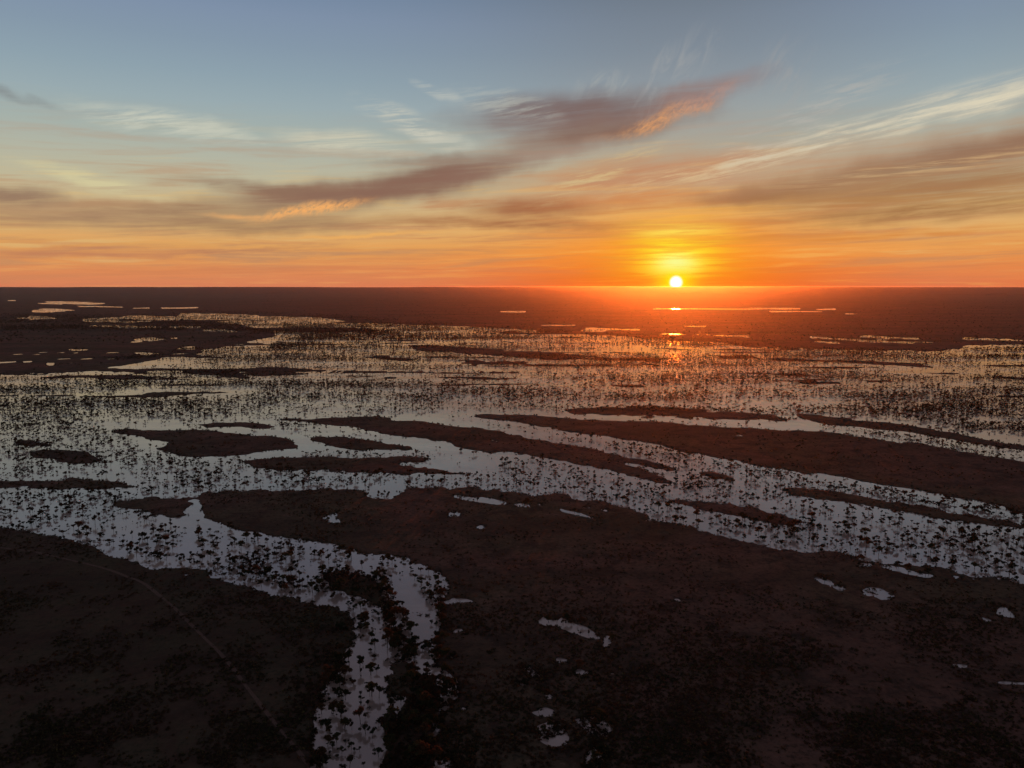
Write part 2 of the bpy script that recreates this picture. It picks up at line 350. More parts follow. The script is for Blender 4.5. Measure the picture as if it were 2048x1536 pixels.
POND = [
 [(85,603),(130,602.5),(200,605.5),(214,607),(180,609),(140,608),(100,605.5)],[(63,620),(90,617),(120,618),(155,621),(100,624),(66,624)],[(75,605.5),(125,607),(125,609),(78,607.5)],
 [(150,611.5),(245,613.5),(245,615.5),(160,614)],[(265,615),(300,615),(300,617.5),(265,617)],[(320,615),(395,614),(398,616),(325,618)],[(15,599),(30,599),(32,602),(16,602)],
 [(55,632.5),(95,633),(95,635),(58,634.5)],[(245,633),(300,630),(320,629),(310,633),(280,636),(248,636)],[(245,682),(270,678),(290,675.5),(305,675),(337,679),(310,681.5),(270,684)],
 [(340,677),(356,675.5),(354,678),(342,679)],[(200,688.5),(225,686.5),(224,690),(204,690)],[(135,698),(180,698.5),(180,701),(140,700.5)],[(268,705),(300,707),(303,711),(285,709.5)],
 [(398,660),(430,656.5),(450,658),(495,662.5),(460,665),(420,664)],[(95,727.5),(108,728.5),(106,730.5),(97,730)],[(340,653),(400,652),(402,656),(342,656)],[(170,652),(260,651),(330,654),(250,656)],
 [(10,636),(90,634),(160,638),(60,640)],[(160,637),(350,632),(360,640),(260,645),(170,644)],[(350,694),(390,692),(392,699),(355,698)],
 [(1305,616.3),(1420,616.5),(1536,616),(1536,618.6),(1400,618.8),(1305,618.6)],[(1330,611.3),(1360,611.3),(1360,612.8),(1330,612.8)],[(1536,616),(1600,616.5),(1600,618.6),(1536,618.8)],
 [(1540,621.5),(1600,622),(1670,623.5),(1540,624.5)],[(1630,618),(1672,617),(1672,620),(1635,621)],[(1000,623),(1052,623),(1052,625.5),(1000,625.5)],[(1690,626),(1720,627),(1720,629),(1690,628.5)],
 [(1620,673.5),(1720,679),(1830,686),(1830,689),(1720,682.5),(1620,676)],[(1720,671.5),(1840,676),(1840,678.5),(1720,674.5)],[(1630,682),(1680,685),(1680,687.5),(1630,684)],[(1845,687),(1865,688),(1865,690.5),(1845,689.5)],
 [(1365,651.5),(1412,652),(1412,654),(1365,653.5)],[(1170,656.5),(1280,658.5),(1280,660.5),(1170,658.5)],[(1410,669),(1500,672),(1500,674),(1410,671.2)],[(1320,667),(1400,669),(1400,671),(1320,669)],
 [(1080,649),(1150,650),(1150,651.6),(1080,651)],[(1815,643.5),(1835,643.5),(1835,646),(1815,646)],[(1925,676),(2048,679),(2048,681.5),(1925,679.5)],[(1160,661),(1210,661.8),(1210,663.5),(1160,662.8)],
 [(614,1044),(635,1040),(640,1034),(660,1030),(676,1025),(672,1035),(681,1045),(662,1048),(645,1040),(630,1046)],[(598,1013),(606,1015),(602,1018)],[(596,1030),(612,1026),(604,1032)],[(676,1048),(688,1052),(684,1055)],
 [(718,994),(770,993),(775,985),(784,994),(782,999),(745,997),(720,998)],[(898,992),(940,993),(980,997),(1010,1003),(1022,1008),(990,1009),(950,1004),(920,998)],
 [(1025,1006),(1060,1009),(1064,1015),(1035,1014)],[(1157,1013),(1183,1014),(1185,1018),(1165,1017)],[(1108,1014),(1150,1024),(1172,1030),(1206,1040),(1190,1041),(1140,1029)],[(1195,1017),(1218,1021),(1212,1023)],
 [(892,1028),(908,1021),(925,1028),(918,1033),(902,1034)],[(948,1056),(960,1051),(974,1055),(960,1058)],[(1074,1006),(1088,1010),(1080,1011)],
 [(884,1201),(910,1197),(930,1199),(955,1206),(930,1204),(905,1209),(888,1208)],[(1076,1244),(1088,1234),(1098,1239),(1105,1244),(1122,1236),(1137,1243),(1165,1250),(1185,1265),(1202,1278),(1190,1280),(1165,1273),(1140,1264),(1110,1252),(1095,1252)],
 [(1204,1284),(1212,1272),(1224,1271),(1224,1290),(1208,1299)],[(903,1262),(914,1254),(925,1258),(922,1267),(908,1268)],[(972,1298),(986,1301),(988,1306),(975,1305)],[(893,1314),(910,1311),(908,1321),(896,1320)],
 [(1628,1156),(1650,1157),(1680,1171),(1694,1177),(1680,1183),(1660,1175),(1640,1167)],[(1723,1184),(1732,1175),(1745,1173),(1768,1180),(1790,1192),(1788,1201),(1760,1201),(1735,1193)],
 [(1992,1222),(2005,1212),(2018,1220),(2034,1236),(2010,1233),(1996,1231)],[(1958,1230),(1972,1237),(1986,1243),(1970,1242)],[(1708,1129),(1730,1126),(1746,1131),(1738,1136),(1715,1133)],
 [(1757,1131),(1800,1136),(1830,1146),(1868,1152),(1850,1155),(1810,1148),(1775,1140)],[(1903,1151),(1928,1157),(1912,1159)],[(1344,1196),(1358,1197),(1370,1205),(1352,1202)],
 [(1988,1365),(2020,1361),(2060,1365),(2060,1373),(2010,1371)],[(1898,1327),(1938,1332),(1925,1336)],[(1112,1315),(1125,1317),(1142,1324),(1118,1327)],[(1043,1332),(1060,1333),(1085,1350),(1092,1363),(1070,1360),(1050,1346)],
 [(1024,1364),(1040,1361),(1058,1371),(1045,1375)],[(1076,1380),(1095,1383),(1107,1395),(1095,1400)],[(1138,1343),(1160,1336),(1182,1345),(1166,1353),(1145,1351)],[(1062,1426),(1090,1414),(1112,1420),(1108,1434),(1080,1435)],
 [(1072,1452),(1108,1436),(1120,1448),(1137,1475),(1132,1492),(1100,1497),(1080,1482)],[(1147,1440),(1185,1433),(1212,1445),(1228,1460),(1216,1480),(1190,1481),(1168,1460)],[(1168,1512),(1190,1488),(1212,1500),(1218,1560),(1172,1560)],
 [(874,1416),(898,1408),(897,1425),(880,1432)],[(923,1412),(937,1416),(930,1425),(922,1422)],[(860,1474),(878,1453),(880,1466),(866,1480)],[(783,1390),(812,1393),(802,1420),(810,1445),(795,1452),(787,1420)],
 [(362,1146),(378,1147),(376,1154),(364,1152)],[(670,1257),(690,1261),(687,1267),(674,1264)],[(868,1520),(912,1518),(922,1560),(868,1560)],[(1216,1344),(1230,1348),(1226,1352)],
 [(1560,948),(1600,953),(1640,960),(1670,966),(1620,961),(1570,954)],[(1640,950),(1690,957),(1730,963),(1700,962)],[(1750,974),(1830,988),(1800,987)],
 [(1190,838),(1300,839),(1400,843),(1500,846),(1500,849),(1400,847),(1300,843),(1200,842)],[(1370,846),(1460,851),(1540,856),(1540,859),(1450,855),(1370,850)],[(1430,869),(1536,871),(1600,871),(1600,874),(1536,873.5),(1430,872)],
 [(1370,822),(1430,824),(1430,827),(1370,825)],[(1280,826),(1330,827),(1330,830),(1280,829)],[(1500,831),(1530,832),(1520,836)],
 [(1470,838),(1545,838),(1545,841),(1480,842)],[(978,880),(1000,885),(990,889)],[(1114,899),(1126,900),(1118,904)],[(385,874),(402,875),(395,879)],[(352,889),(362,891),(358,894)],
 [(1210,920),(1280,929),(1340,941),(1420,962),(1360,966),(1312,949),(1262,934)],
]
CREEK = [(388,990),(394,1000),(392,1015),(382,1036)]
PATH = [(-60,1090),(0,1098),(60,1105),(100,1114),(150,1125),(210,1140),(250,1155),(285,1168),(320,1195),(350,1220),(385,1255),(420,1290),(450,1320),(480,1360),(510,1400),(545,1445),(600,1512),(640,1570)]

X0, Y0, MW, MH = -64, 572, 2176, 1040        # map raster in photograph pixels
mask = np.zeros((MH, MW), np.float32)
def fill(img, poly, val):
    p = np.array(poly, float); xs, ys = p[:, 0] - X0, p[:, 1] - Y0
    a, b = max(0, int(xs.min()) - 1), min(img.shape[1], int(xs.max()) + 2)
    c, d = max(0, int(ys.min()) - 1), min(img.shape[0], int(ys.max()) + 2)
    if b <= a or d <= c: return
    acc = np.zeros((d - c, b - a), np.float32); SS = 4
    for s in range(SS):
        yy = np.arange(c, d) + (s + .5) / SS; xx = np.arange(a, b) + .5
        ins = np.zeros((d - c, b - a), bool)
        for i in range(len(p)):
            x1, y1, x2, y2 = xs[i - 1], ys[i - 1], xs[i], ys[i]
            if y1 == y2: continue
            row = (yy >= min(y1, y2)) & (yy < max(y1, y2))
            xc = x1 + (yy - y1) / (y2 - y1) * (x2 - x1)
            ins ^= row[:, None] & (xx[None, :] < xc[:, None])
        acc += ins
    acc /= SS
    img[c:d, a:b] = img[c:d, a:b] * (1 - acc) + val * acc
# mask: 1 land, 0 water
mask[:] = 1
for q in WATER: fill(mask, [((-64 if x == 0 else (2112 if x == 2048 else x)), y) for x, y in q], 0)
for q in LAND: fill(mask, q, 1)
pond = np.zeros_like(mask)
for q in POND: fill(mask if q[0][1] < 900 else pond, q, 0 if q[0][1] < 900 else 1)
for (a, b), (c, d) in zip(CREEK[:-1], CREEK[1:]):
    fill(mask, [(a - 4, b), (a + 4, b), (c + 4, d), (c - 4, d)], 0)

def gauss(img, sx_, sy_):
    for ax, s in ((1, sx_), (0, sy_)):
        k = int(3 * s + 1); w = np.exp(-.5 * (np.arange(-k, k + 1) / s) ** 2); w /= w.sum()
        pad = [(0, 0), (0, 0)]; pad[ax] = (k, k)
        P = np.pad(img, pad, mode='edge'); out = np.zeros_like(img)
        n = img.shape[ax]
        for i, wi in enumerate(w):
            out += wi * (P[:, i:i + n] if ax == 1 else P[i:i + n, :])
        img = out
    return img
rows = np.arange(MH)[:, None]
fA = gauss(mask, 1.6, .55); fB = gauss(mask, 7.0, 2.6); fC = gauss(mask, 9.0, 6.0)
wAB = np.clip((rows - 60) / 200., 0, 1); wBC = np.clip((rows - 330) / 250., 0, 1)
field = fA * (1 - wAB) + fB * wAB; field = field * (1 - wBC) + fC * wBC
field = np.minimum(field, 1.02 - .95 * gauss(pond, 3.0, 2.0))
def sample(img, px, py):
    x = np.clip(px - X0 - .5, 0, img.shape[1] - 1.001); y = np.clip(py - Y0 - .5, 0, img.shape[0] - 1.001)
    i, j = x.astype(int), y.astype(int); fx, fy = x - i, y - j
    return (img[j, i] * (1 - fx) + img[j, i + 1] * fx) * (1 - fy) + (img[j + 1, i] * (1 - fx) + img[j + 1, i + 1] * fx) * fy

LAT = RNG.random((256, 256)).astype(np.float32)
def vnoise(x, y):
    i = np.floor(x); j = np.floor(y); fx = x - i; fy = y - j
    i = i.astype(np.int64) & 255; j = j.astype(np.int64) & 255; i1 = (i + 1) & 255; j1 = (j + 1) & 255
    fx = fx * fx * (3 - 2 * fx); fy = fy * fy * (3 - 2 * fy)
    return (LAT[j, i] * (1 - fx) + LAT[j, i1] * fx) * (1 - fy) + (LAT[j1, i] * (1 - fx) + LAT[j1, i1] * fx) * fy - .5
def level(X, Y):
    """height of the plain over the flood, metres, before clamping"""
    px, py = topx(X, Y)
    r = np.hypot(X, Y)
    f = sample(field, px, py) - .5
    back = (Y < 120) | (px < -60) | (px > 2108) | (py > 1600)
    f = np.where(back, np.clip(vnoise(X / 700. + 9, Y / 260.) * 1.6 + .12, -.5, .5), f)
    n = np.zeros_like(f); 
    for sc, am in ((4., .8), (11., .95), (26., .80), (70., .70), (200., .5), (700., .3)):
        # every size of bay and spit, as long as it is wider than a few steps of the sheet
        w = np.clip(sc / (r * r / H / 1100.) * .5 - .3, 0, 1)
        n += am * w * vnoise(X / sc + sc, Y / sc - sc)
    for sc, am in ((9., .7), (24., .8), (60., .7), (170., .5), (600., .35)):
        # far off: bays drawn out along the line of the flow
        w = np.clip((r - 900) / 1500, 0, 1) * np.clip(sc / (r / 500.) - .3, 0, 1) * np.clip(sc * 6 / (r * r / H / 1100.) * .5 - .3, 0, 1)
        n += am * w * vnoise(X / sc + 3 * sc, Y / (sc * 6) - sc)
    far1 = np.clip((r - 1300) / 800, 0, 1) * np.clip((5200 - r) / 2000, 0, 1) * 1.55
    far2 = np.clip((r - 2600) / 2000, 0, 1)
    big = far1 * (vnoise((X + Y * .4) / 330. + 5, Y / 70.) + .6 * vnoise((X + Y * .4) / 120., Y / 30. + 9))
    big += np.where(f < 0, 1.0, .62) * far2 * 1.6 * (vnoise(X / 520. + 2, Y / 300.) + .6 * vnoise(X / 170., Y / 130. + 5))
    wob_ = 1 - np.abs(f) * 2
    return f + big * np.where(f < 0, 1.0, .66) + n * (.30 + .70 * np.clip(wob_ * 1.6, 0, 1)) * .8
def height(X, Y):
    l = level(X, Y)
    r = np.hypot(X, Y)
    rough = vnoise(X / 9., Y / 9.) * .5 + vnoise(X / 31., Y / 31.) * .6 + vnoise(X / 150., Y / 150.) * .8
    h = np.where(l > 0, np.minimum(l * 4.0, 1.3) + np.clip(l, 0, .3) / .3 * rough * .8, np.maximum(l * 4.0, -1.6))
    ridge = np.clip((r - 20000) / 11000, 0, 1) ** 1.5 * (H - 16 + vnoise(X / 1600. + 3, Y / 5200.) * 22 + vnoise(X / 500. + 3, Y / 5200.) * 6)
    return np.where(l > 0, np.maximum(h, .02), h) + np.where((l > .25) | (r > 25000), ridge, 0)

def grid_mesh(name, V, nr, nc, closed, mat, extra_faces=None):
    idx = np.arange(nr * nc, dtype=np.int32).reshape(nr, nc)
    if closed: a, b = idx, np.roll(idx, -1, 1)
    else: a, b = idx[:, :-1], idx[:, 1:]
    F = np.stack([a[:-1], b[:-1], b[1:], a[1:]], -1).reshape(-1, 4)
    me = bpy.data.meshes.new(name)
    me.vertices.add(len(V)); me.vertices.foreach_set('co', V.astype(np.float32).ravel())
    me.loops.add(F.size); me.loops.foreach_set('vertex_index', F.ravel())
    me.polygons.add(len(F)); me.polygons.foreach_set('loop_start', np.arange(0, F.size, 4, dtype=np.int32))
    me.update(); me.validate(); me.materials.append(mat)
    me.polygons.foreach_set('use_smooth', np.ones(len(F), bool))
    o = bpy.data.objects.new(name, me); COL.objects.link(o); return o
# ground: one sheet round the flyer out to the horizon, finer where it is seen from the air
FAR = 32000.0
dep = np.linspace(H / 90.0, H / 260.0, 14)[:-1]
tr = np.linspace(H / 260.0, H / 9000.0, 900)
tr2 = H / np.geomspace(9000.0, FAR, 110)[1:]
tt = np.concatenate([dep, tr, tr2]); rad = H / tt
azs = np.concatenate([np.linspace(-40, 40, 1500), np.linspace(40, 320, 260)[1:-1]])
A_, R_ = np.meshgrid(np.radians(azs), rad)
GX, GY = R_ * np.sin(A_), R_ * np.cos(A_)
GZ = height(GX.ravel(), GY.ravel())
V = np.stack([GX.ravel(), GY.ravel(), GZ], 1)
V[:len(azs), 0] *= 1e-3; V[:len(azs), 1] *= 1e-3; V[:len(azs), 2] = .8
ground_o = grid_mesh('ground', V, len(rad), len(azs), True, M_LAND); ground_o['kind'] = 'structure'
# flood water: a level sheet
an = np.radians(np.linspace(0, 360, 97)[:-1]); wr = np.array([.01, 500, 3000, 15000, FAR - 200])
WA, WR = np.meshgrid(an, wr)
wv = np.stack([(WR * np.sin(WA)).ravel(), (WR * np.cos(WA)).ravel(), np.zeros(WA.size)], 1)
water = grid_mesh('water', wv, len(wr), len(an), True, M_WATER); water['kind'] = 'structure'

def raw_mesh(name, V, F, mat, tris=True, smooth=False, mats=None, midx=None):
    k = F.shape[1]; me = bpy.data.meshes.new(name)
    me.vertices.add(len(V)); me.vertices.foreach_set('co', np.ascontiguousarray(V, np.float32).ravel())
    me.loops.add(F.size); me.loops.foreach_set('vertex_index', np.ascontiguousarray(F, np.int32).ravel())
    me.polygons.add(len(F)); me.polygons.foreach_set('loop_start', np.arange(0, F.size, k, dtype=np.int32))
    me.update()
    for q in (mats or [mat]): me.materials.append(q)
    if midx is not None: me.polygons.foreach_set('material_index', np.asarray(midx, np.int32))
    if smooth: me.polygons.foreach_set('use_smooth', np.ones(len(F), bool))
    return me

# dirt track across the near scrub
pts = [Vector(ground(*p)) for p in PATH]
dense = []
for i in range(len(pts) - 1):
    p0, p1, p2, p3 = pts[max(i - 1, 0)], pts[i], pts[i + 1], pts[min(i + 2, len(pts) - 1)]
    n = max(2, int((p2 - p1).length / 4))
    for k in range(n):
        t = k / n
        dense.append(.5 * ((2 * p1) + (p2 - p0) * t + (2 * p0 - 5 * p1 + 4 * p2 - p3) * t * t + (3 * p1 - p0 - 3 * p2 + p3) * t ** 3))
D = np.array([(p.x, p.y) for p in dense]); T = np.gradient(D, axis=0); T /= np.linalg.norm(T, axis=1)[:, None] + 1e-9
N = np.stack([-T[:, 1], T[:, 0]], 1)
wdt = 1.2 + 1.3 * np.array([vnoise(np.array([i / 7.]), np.array([3.3]))[0] for i in range(len(D))])
prof = np.array([-1, -.33, .33, 1.])
PV = (D[:, None, :] + N[:, None, :] * (wdt[:, None] * prof[None, :])[..., None]).reshape(-1, 2)
PZ = height(PV[:, 0], PV[:, 1]) + .12
path = grid_mesh('path', np.column_stack([PV, PZ]), len(D), 4, False, M_PATH); path['kind'] = 'structure'

# ------------------------------------------------------------------ trees
def tube(pts, r0, r1, seg=6):
    vs, fs = [], []
    n = len(pts)
    for i, p in enumerate(pts):
        p = Vector(p); d = (Vector(pts[min(i + 1, n - 1)]) - Vector(pts[max(i - 1, 0)])).normalized()
        a = d.cross(Vector((0, 1, .1))).normalized(); b = d.cross(a).normalized()
        r = r0 + (r1 - r0) * i / (n - 1)
        for k in range(seg):
            t = 2 * math.pi * k / seg
            vs.append(p + a * (r * math.cos(t)) + b * (r * math.sin(t)))
    for i in range(n - 1):
        for k in range(seg):
            fs.append((i * seg + k, i * seg + (k + 1) % seg, (i + 1) * seg + (k + 1) % seg, (i + 1) * seg + k))
    return [tuple(v) for v in vs], fs
def join(parts):
    V, F, o = [], [], 0
    for v, f in parts:
        V += v; F += [tuple(i + o for i in q) for q in f]; o += len(v)
    return np.array(V, np.float32), np.array(F, np.int32)
def leaf_clump(rng, c, rx, rz, n, size):
    v, f = [], []
    for i in range(n):
        u = rng.normal(size=3); u /= np.linalg.norm(u); rr = rng.random() ** .45
        p = np.array(c) + u * rr * np.array([rx, rx, rz])
        a = rng.normal(size=3); a[2] *= .6; a /= np.linalg.norm(a); b = np.cross(a, rng.normal(size=3)); b /= np.linalg.norm(b) + 1e-6
        s = size * (.6 + .8 * rng.random()); k = len(v)
        v += [tuple(p - a * s - b * s * .5), tuple(p + a * s - b * s * .6), tuple(p + a * s * .8 + b * s * .6), tuple(p - a * s * .9 + b * s * .5)]
        f.append((k, k + 1, k + 2, k + 3))
    return v, f
def tree_shape(seed, kind, nclump, per, leaf, seg=6):
    """unit tree about 9 m tall: forked trunk, umbrella of leaf clumps with gaps"""
    rng = np.random.default_rng(seed); tp, cp_ = [], []
    hgt = {'umbrella': 7.6, 'tall': 10.0, 'round': 6.6, 'shrub': 3.6}[kind]
    spread = {'umbrella': 3.9, 'tall': 3.1, 'round': 3.3, 'shrub': 2.1}[kind]
    fork = hgt * {'umbrella': .42, 'tall': .5, 'round': .3, 'shrub': .16}[kind]
    lean = rng.normal(size=2) * .35
    tp.append(tube([(0, 0, -1.6), (lean[0] * .3, lean[1] * .3, fork * .5), (lean[0], lean[1], fork)], .26, .17, seg))
    nl = nclump
    for i in range(nl):
        t = 2 * math.pi * (i + rng.random() * .7) / nl; q = rng.random() ** .6 if i % 3 else rng.random() * .35
        if kind == 'umbrella': z = hgt - q * q * 1.8 - rng.random() * 1.7; rx, rz = 1.5, .85
        elif kind == 'tall': z = fork + (hgt - fork) * (.35 + .65 * (i + .5) / nl); q *= 1.1 - .5 * (i / nl); rx, rz = 1.5, 1.0
        elif kind == 'round': z = fork + (hgt - fork) * (.45 + .5 * rng.random()); rx, rz = 1.55, 1.1
        else: z = hgt * (.45 + .5 * rng.random()); rx, rz = 1.1, .8
        x, y = lean[0] + math.cos(t) * q * spread, lean[1] + math.sin(t) * q * spread
        tp.append(tube([(lean[0], lean[1], fork - .15), ((lean[0] * 1.2 + x) / 2.2, (lean[1] * 1.2 + y) / 2.2, fork + (z - fork) * .62), (x, y, z)], .11, .035, max(3, seg - 2)))
        cp_.append(leaf_clump(rng, (x, y, z), rx * (.7 + .6 * rng.random()), rz * (.7 + .6 * rng.random()), per, leaf))
    return join(tp), join(cp_)

# how thick the trees stand, traced in the same way (share of the picture that crowns cover)
cover = np.zeros((MH, MW), np.float32)
fill(cover, [(-64, 572), (2112, 572), (2112, 1612), (-64, 1612)], .0)
def dense_(v, poly): fill(cover, poly, v)
dense_(.44, [(-64,752),(350,700),(545,655),(355,626),(640,634),(1010,654),(1300,673),(1560,694),(1850,700),(2112,688),(2112,850),(1560,830),(1000,820),(-64,850)])
dense_(.30, [(-64,752),(200,738),(400,700),(545,668),(560,700),(460,720),(300,742),(-64,757)])
dense_(1.3, [(512,652),(760,655),(830,672),(700,668),(600,690),(560,700),(650,722),(560,712),(540,690),(600,672)])
dense_(.40, [(600,690),(700,676),(840,680),(820,700),(900,715),(720,722),(640,710)])
dense_(.80, [(-64,762),(330,756),(520,758),(700,765),(1000,776),(1200,788),(1450,796),(1450,808),(1000,795),(700,786),(500,782),(330,780),(-64,786)])
dense_(.28, [(-64,784),(500,782),(560,786),(500,794),(-64,798)])
dense_(.62, [(-64,800),(300,800),(500,793),(820,788),(1000,795),(900,803),(560,806),(480,826),(300,836),(-64,832)])
dense_(.36, [(500,830),(560,808),(1024,800),(1400,806),(1590,826),(1300,812),(1110,818),(980,822),(700,828)])
dense_(1.0, [(22,838),(60,834),(82,850),(62,866),(30,874),(0,880),(0,862)])
dense_(.30, [(-64,835),(200,850),(230,860),(300,900),(340,925),(340,965),(260,962),(200,955),(150,953),(-64,955)])
dense_(.05, [(195,862),(205,846),(400,836),(520,838),(560,856),(470,858),(300,856)])
dense_(.05, [(205,930),(245,930),(275,958),(300,968),(255,965),(212,955)])
dense_(.32, [(300,905),(480,910),(480,925),(700,945),(1000,950),(1330,985),(1300,1000),(1100,985),(800,976),(500,978),(300,995),(270,980),(350,950)])
dense_(.06, [(365,912),(470,914),(460,924),(420,926),(370,922)])
dense_(.26, [(-64,980),(210,982),(340,990),(210,1005),(230,1018),(330,1035),(200,1040),(-64,1042)])
dense_(.20, [(-64,1040),(200,1038),(330,1038),(370,1060),(300,1130),(200,1095),(-64,1050)])
dense_(.38, [(300,1060),(420,1060),(600,1090),(700,1115),(690,1200),(560,1185),(400,1138),(300,1120)])
dense_(.05, [(365,1038),(410,1038),(500,1062),(640,1086),(660,1094),(500,1075),(400,1062)])
dense_(.45, [(550,840),(650,850),(640,870),(600,870),(560,860)])
dense_(.05, [(560,858),(640,850),(720,860),(830,880),(700,872),(620,872)])
dense_(.38, [(600,905),(900,905),(860,925),(700,915),(600,912)])
dense_(.04, [(860,890),(1000,912),(980,940),(900,940),(870,920)])
dense_(.04, [(870,818),(1110,818),(1110,830),(940,828),(960,838),(1050,850),(900,840)])
dense_(.10, [(980,842),(1150,868),(1250,885),(1200,900),(1080,876),(960,852)])
dense_(.34, [(1240,880),(1600,950),(1560,1000),(1400,995),(1340,965),(1400,950),(1280,915),(1200,895)])
dense_(.30, [(1000,910),(1100,925),(1300,965),(1340,990),(1320,1010),(1250,1010),(1100,985),(1000,975)])
dense_(.20, [(1300,968),(1560,1000),(2112,1070),(2112,1120),(1640,1050),(1560,1030),(1400,1000),(1320,990)])
dense_(.25, [(1640,1050),(1900,1060),(2112,1070),(2112,1180),(1960,1150),(1800,1118),(1600,1100),(1420,1062),(1300,1035),(1240,1005),(1340,1008)])
dense_(.40, [(1550,1040),(1780,1075),(1800,1110),(1600,1098),(1540,1085)])
dense_(.62, [(1560,950),(1700,970),(1900,1005),(2112,1040),(2112,1056),(1900,1020),(1700,990),(1560,975)])
dense_(.30, [(1640,846),(1700,852),(2112,910),(2112,935),(1800,884),(1640,860)])
dense_(.50, [(1700,858),(1800,870),(2112,930),(2112,940),(1800,886)])
dense_(1.0, [(1700,790),(2112,775),(2112,870),(1950,860),(1800,838),(1650,815)])
dense_(.95, [(1930,812),(2112,800),(2112,860),(1990,850)])
dense_(.10, [(1800,850),(1900,862),(2112,892),(2112,880),(1950,866)])
dense_(.25, [(660,1088),(880,1150),(900,1200),(860,1200),(800,1150),(740,1150),(660,1120)])
dense_(.00, [(800,1160),(830,1165),(860,1200),(868,1240),(830,1275),(812,1230),(805,1200)])
dense_(.75, [(750,1150),(775,1150),(795,1200),(820,1240),(835,1290),(830,1335),(800,1335),(775,1290),(768,1220)])
dense_(.60, [(640,1146),(735,1150),(775,1168),(770,1212),(700,1190),(645,1160)])
dense_(.34, [(690,1205),(770,1215),(765,1265),(720,1265),(700,1235)])
dense_(.62, [(855,1200),(895,1190),(890,1260),(900,1320),(870,1330),(845,1300),(870,1260)])
dense_(.55, [(830,1165),(885,1150),(895,1200),(860,1200)])
dense_(.04, [(700,1280),(770,1275),(780,1330),(765,1400),(760,1536),(640,1536),(690,1400),(690,1320)])
dense_(.14, [(715,1340),(770,1330),(762,1420),(720,1430)])
dense_(.45, [(690,1290),(690,1350),(700,1380),(668,1470),(660,1600),(626,1600),(637,1388)])
dense_(.10, [(665,1440),(770,1440),(770,1600),(665,1600)])
dense_(.55, [(770,1440),(880,1440),(890,1600),(765,1600)])
dense_(.55, [(800,1340),(905,1345),(910,1400),(880,1440),(860,1500),(830,1420)])
for q in POND:
    if q[0][1] < 700: fill(cover, q, .38)
    else: fill(cover, q, .16)
fill(cover, [(0, 628), (370, 628), (370, 662), (0, 662)], .8)
fill(cover, [(340, 620), (640, 628), (900, 648), (900, 664), (640, 655), (545, 664), (340, 655)], .85)
cover = gauss(cover, 3, 1.5)

def scatter():
    out = []
    for y in np.arange(596, 1560, 3.0):
        X_, Y_ = ground(1024, y + 1.5); d = math.hypot(Y_, H)
        s = 4.9 * FPX / d                       # crown width in photograph pixels
        full = 3.0 * 2176 / (s * s * .19)
        n = RNG.poisson(min(full, 9000 if y > 700 else 11000))
        if n == 0: continue
        x = RNG.uniform(-64, 2112, n); yy = RNG.uniform(y, y + 3, n)
        gx, gy = ground(x, yy)
        c = sample(cover, x, yy)
        cl = 1 + 1.0 * vnoise(gx / 60., gy / 60. + 4) + 1.0 * vnoise(gx / 22. + 7, gy / 22.)
        wf = min(1.0, max(0.0, (d - 1100) / 700))
        cl = cl + wf * (2.6 * vnoise(gx / 420. + 2, gy / 110.) + 1.0 * vnoise(gx / 110., gy / 90. + 3))
        pr = c * np.clip(cl, .06, 2.6) * (.80 if 700 < d < 2600 else 1.0)
        wet = height(gx, gy)
        keep = RNG.random(n) < pr
        keep &= (wet < .25) | (RNG.random(n) < np.where(c > .4, .8, .3))
        out.append(np.stack([gx[keep], gy[keep], x[keep], yy[keep], wet[keep]], 1))
    return np.concatenate(out)
TP = scatter()
# trees on the distant dry plain, thin texture up to the horizon
m2 = 5200
yy = 578 + RNG.random(m2) ** 1.1 * 110; xx = RNG.uniform(-64, 2112, m2); gx, gy = ground(xx, yy)
keep = (height(gx, gy) > .3) & (sample(mask, xx, yy) > .5)
TP2 = np.stack([gx, gy, xx, yy, height(gx, gy)], 1)[keep]
dist = np.hypot(TP[:, 0], TP[:, 1])
size = RNG.uniform(.34, 1.0, len(TP)) ** .9; small = RNG.random(len(TP)) < .42; size[small] *= .5
big_ = RNG.random(len(TP)) < .07; size[big_] = RNG.uniform(1.05, 1.4, big_.sum())
size *= np.where((dist > 900) & (dist < 3600), .78, .88)
kinds = np.array(['umbrella', 'tall', 'round', 'shrub'])
kid = RNG.choice(4, len(TP), p=[.52, .14, .26, .08])
inframe = (TP[:, 2] > 6) & (TP[:, 2] < 2042) & (TP[:, 3] < 1530)
order = np.argsort(-(size / dist) * inframe)
NEAR = order[:300]; REST = np.setdiff1d(np.arange(len(TP)), NEAR)


def thing(name, label, cat, loc, rotz=0.0, group=None):
    o = bpy.data.objects.new(name, None); COL.objects.link(o); o.empty_display_size = .5
    o.location = loc; o.rotation_euler = (0, 0, rotz); o['label'] = label; o['category'] = cat
    if group: o['group'] = group
    return o
PROTO = {}
for ki, k in enumerate(kinds):
    for v in range(3):
        for hue in ('olive', 'rust', 'dark'):
            key = (ki, v)
            if key not in PROTO:
                (tv, tf), (cv, cf) = tree_shape(40 + ki * 7 + v, k, 10 if k != 'shrub' else 5, 62, .42)
                PROTO[key] = (raw_mesh('trunk', tv, tf, M_BARK), (cv, cf))
            PROTO[(ki, v, hue)] = raw_mesh('crown', PROTO[key][1][0], PROTO[key][1][1], M_LEAF[hue])

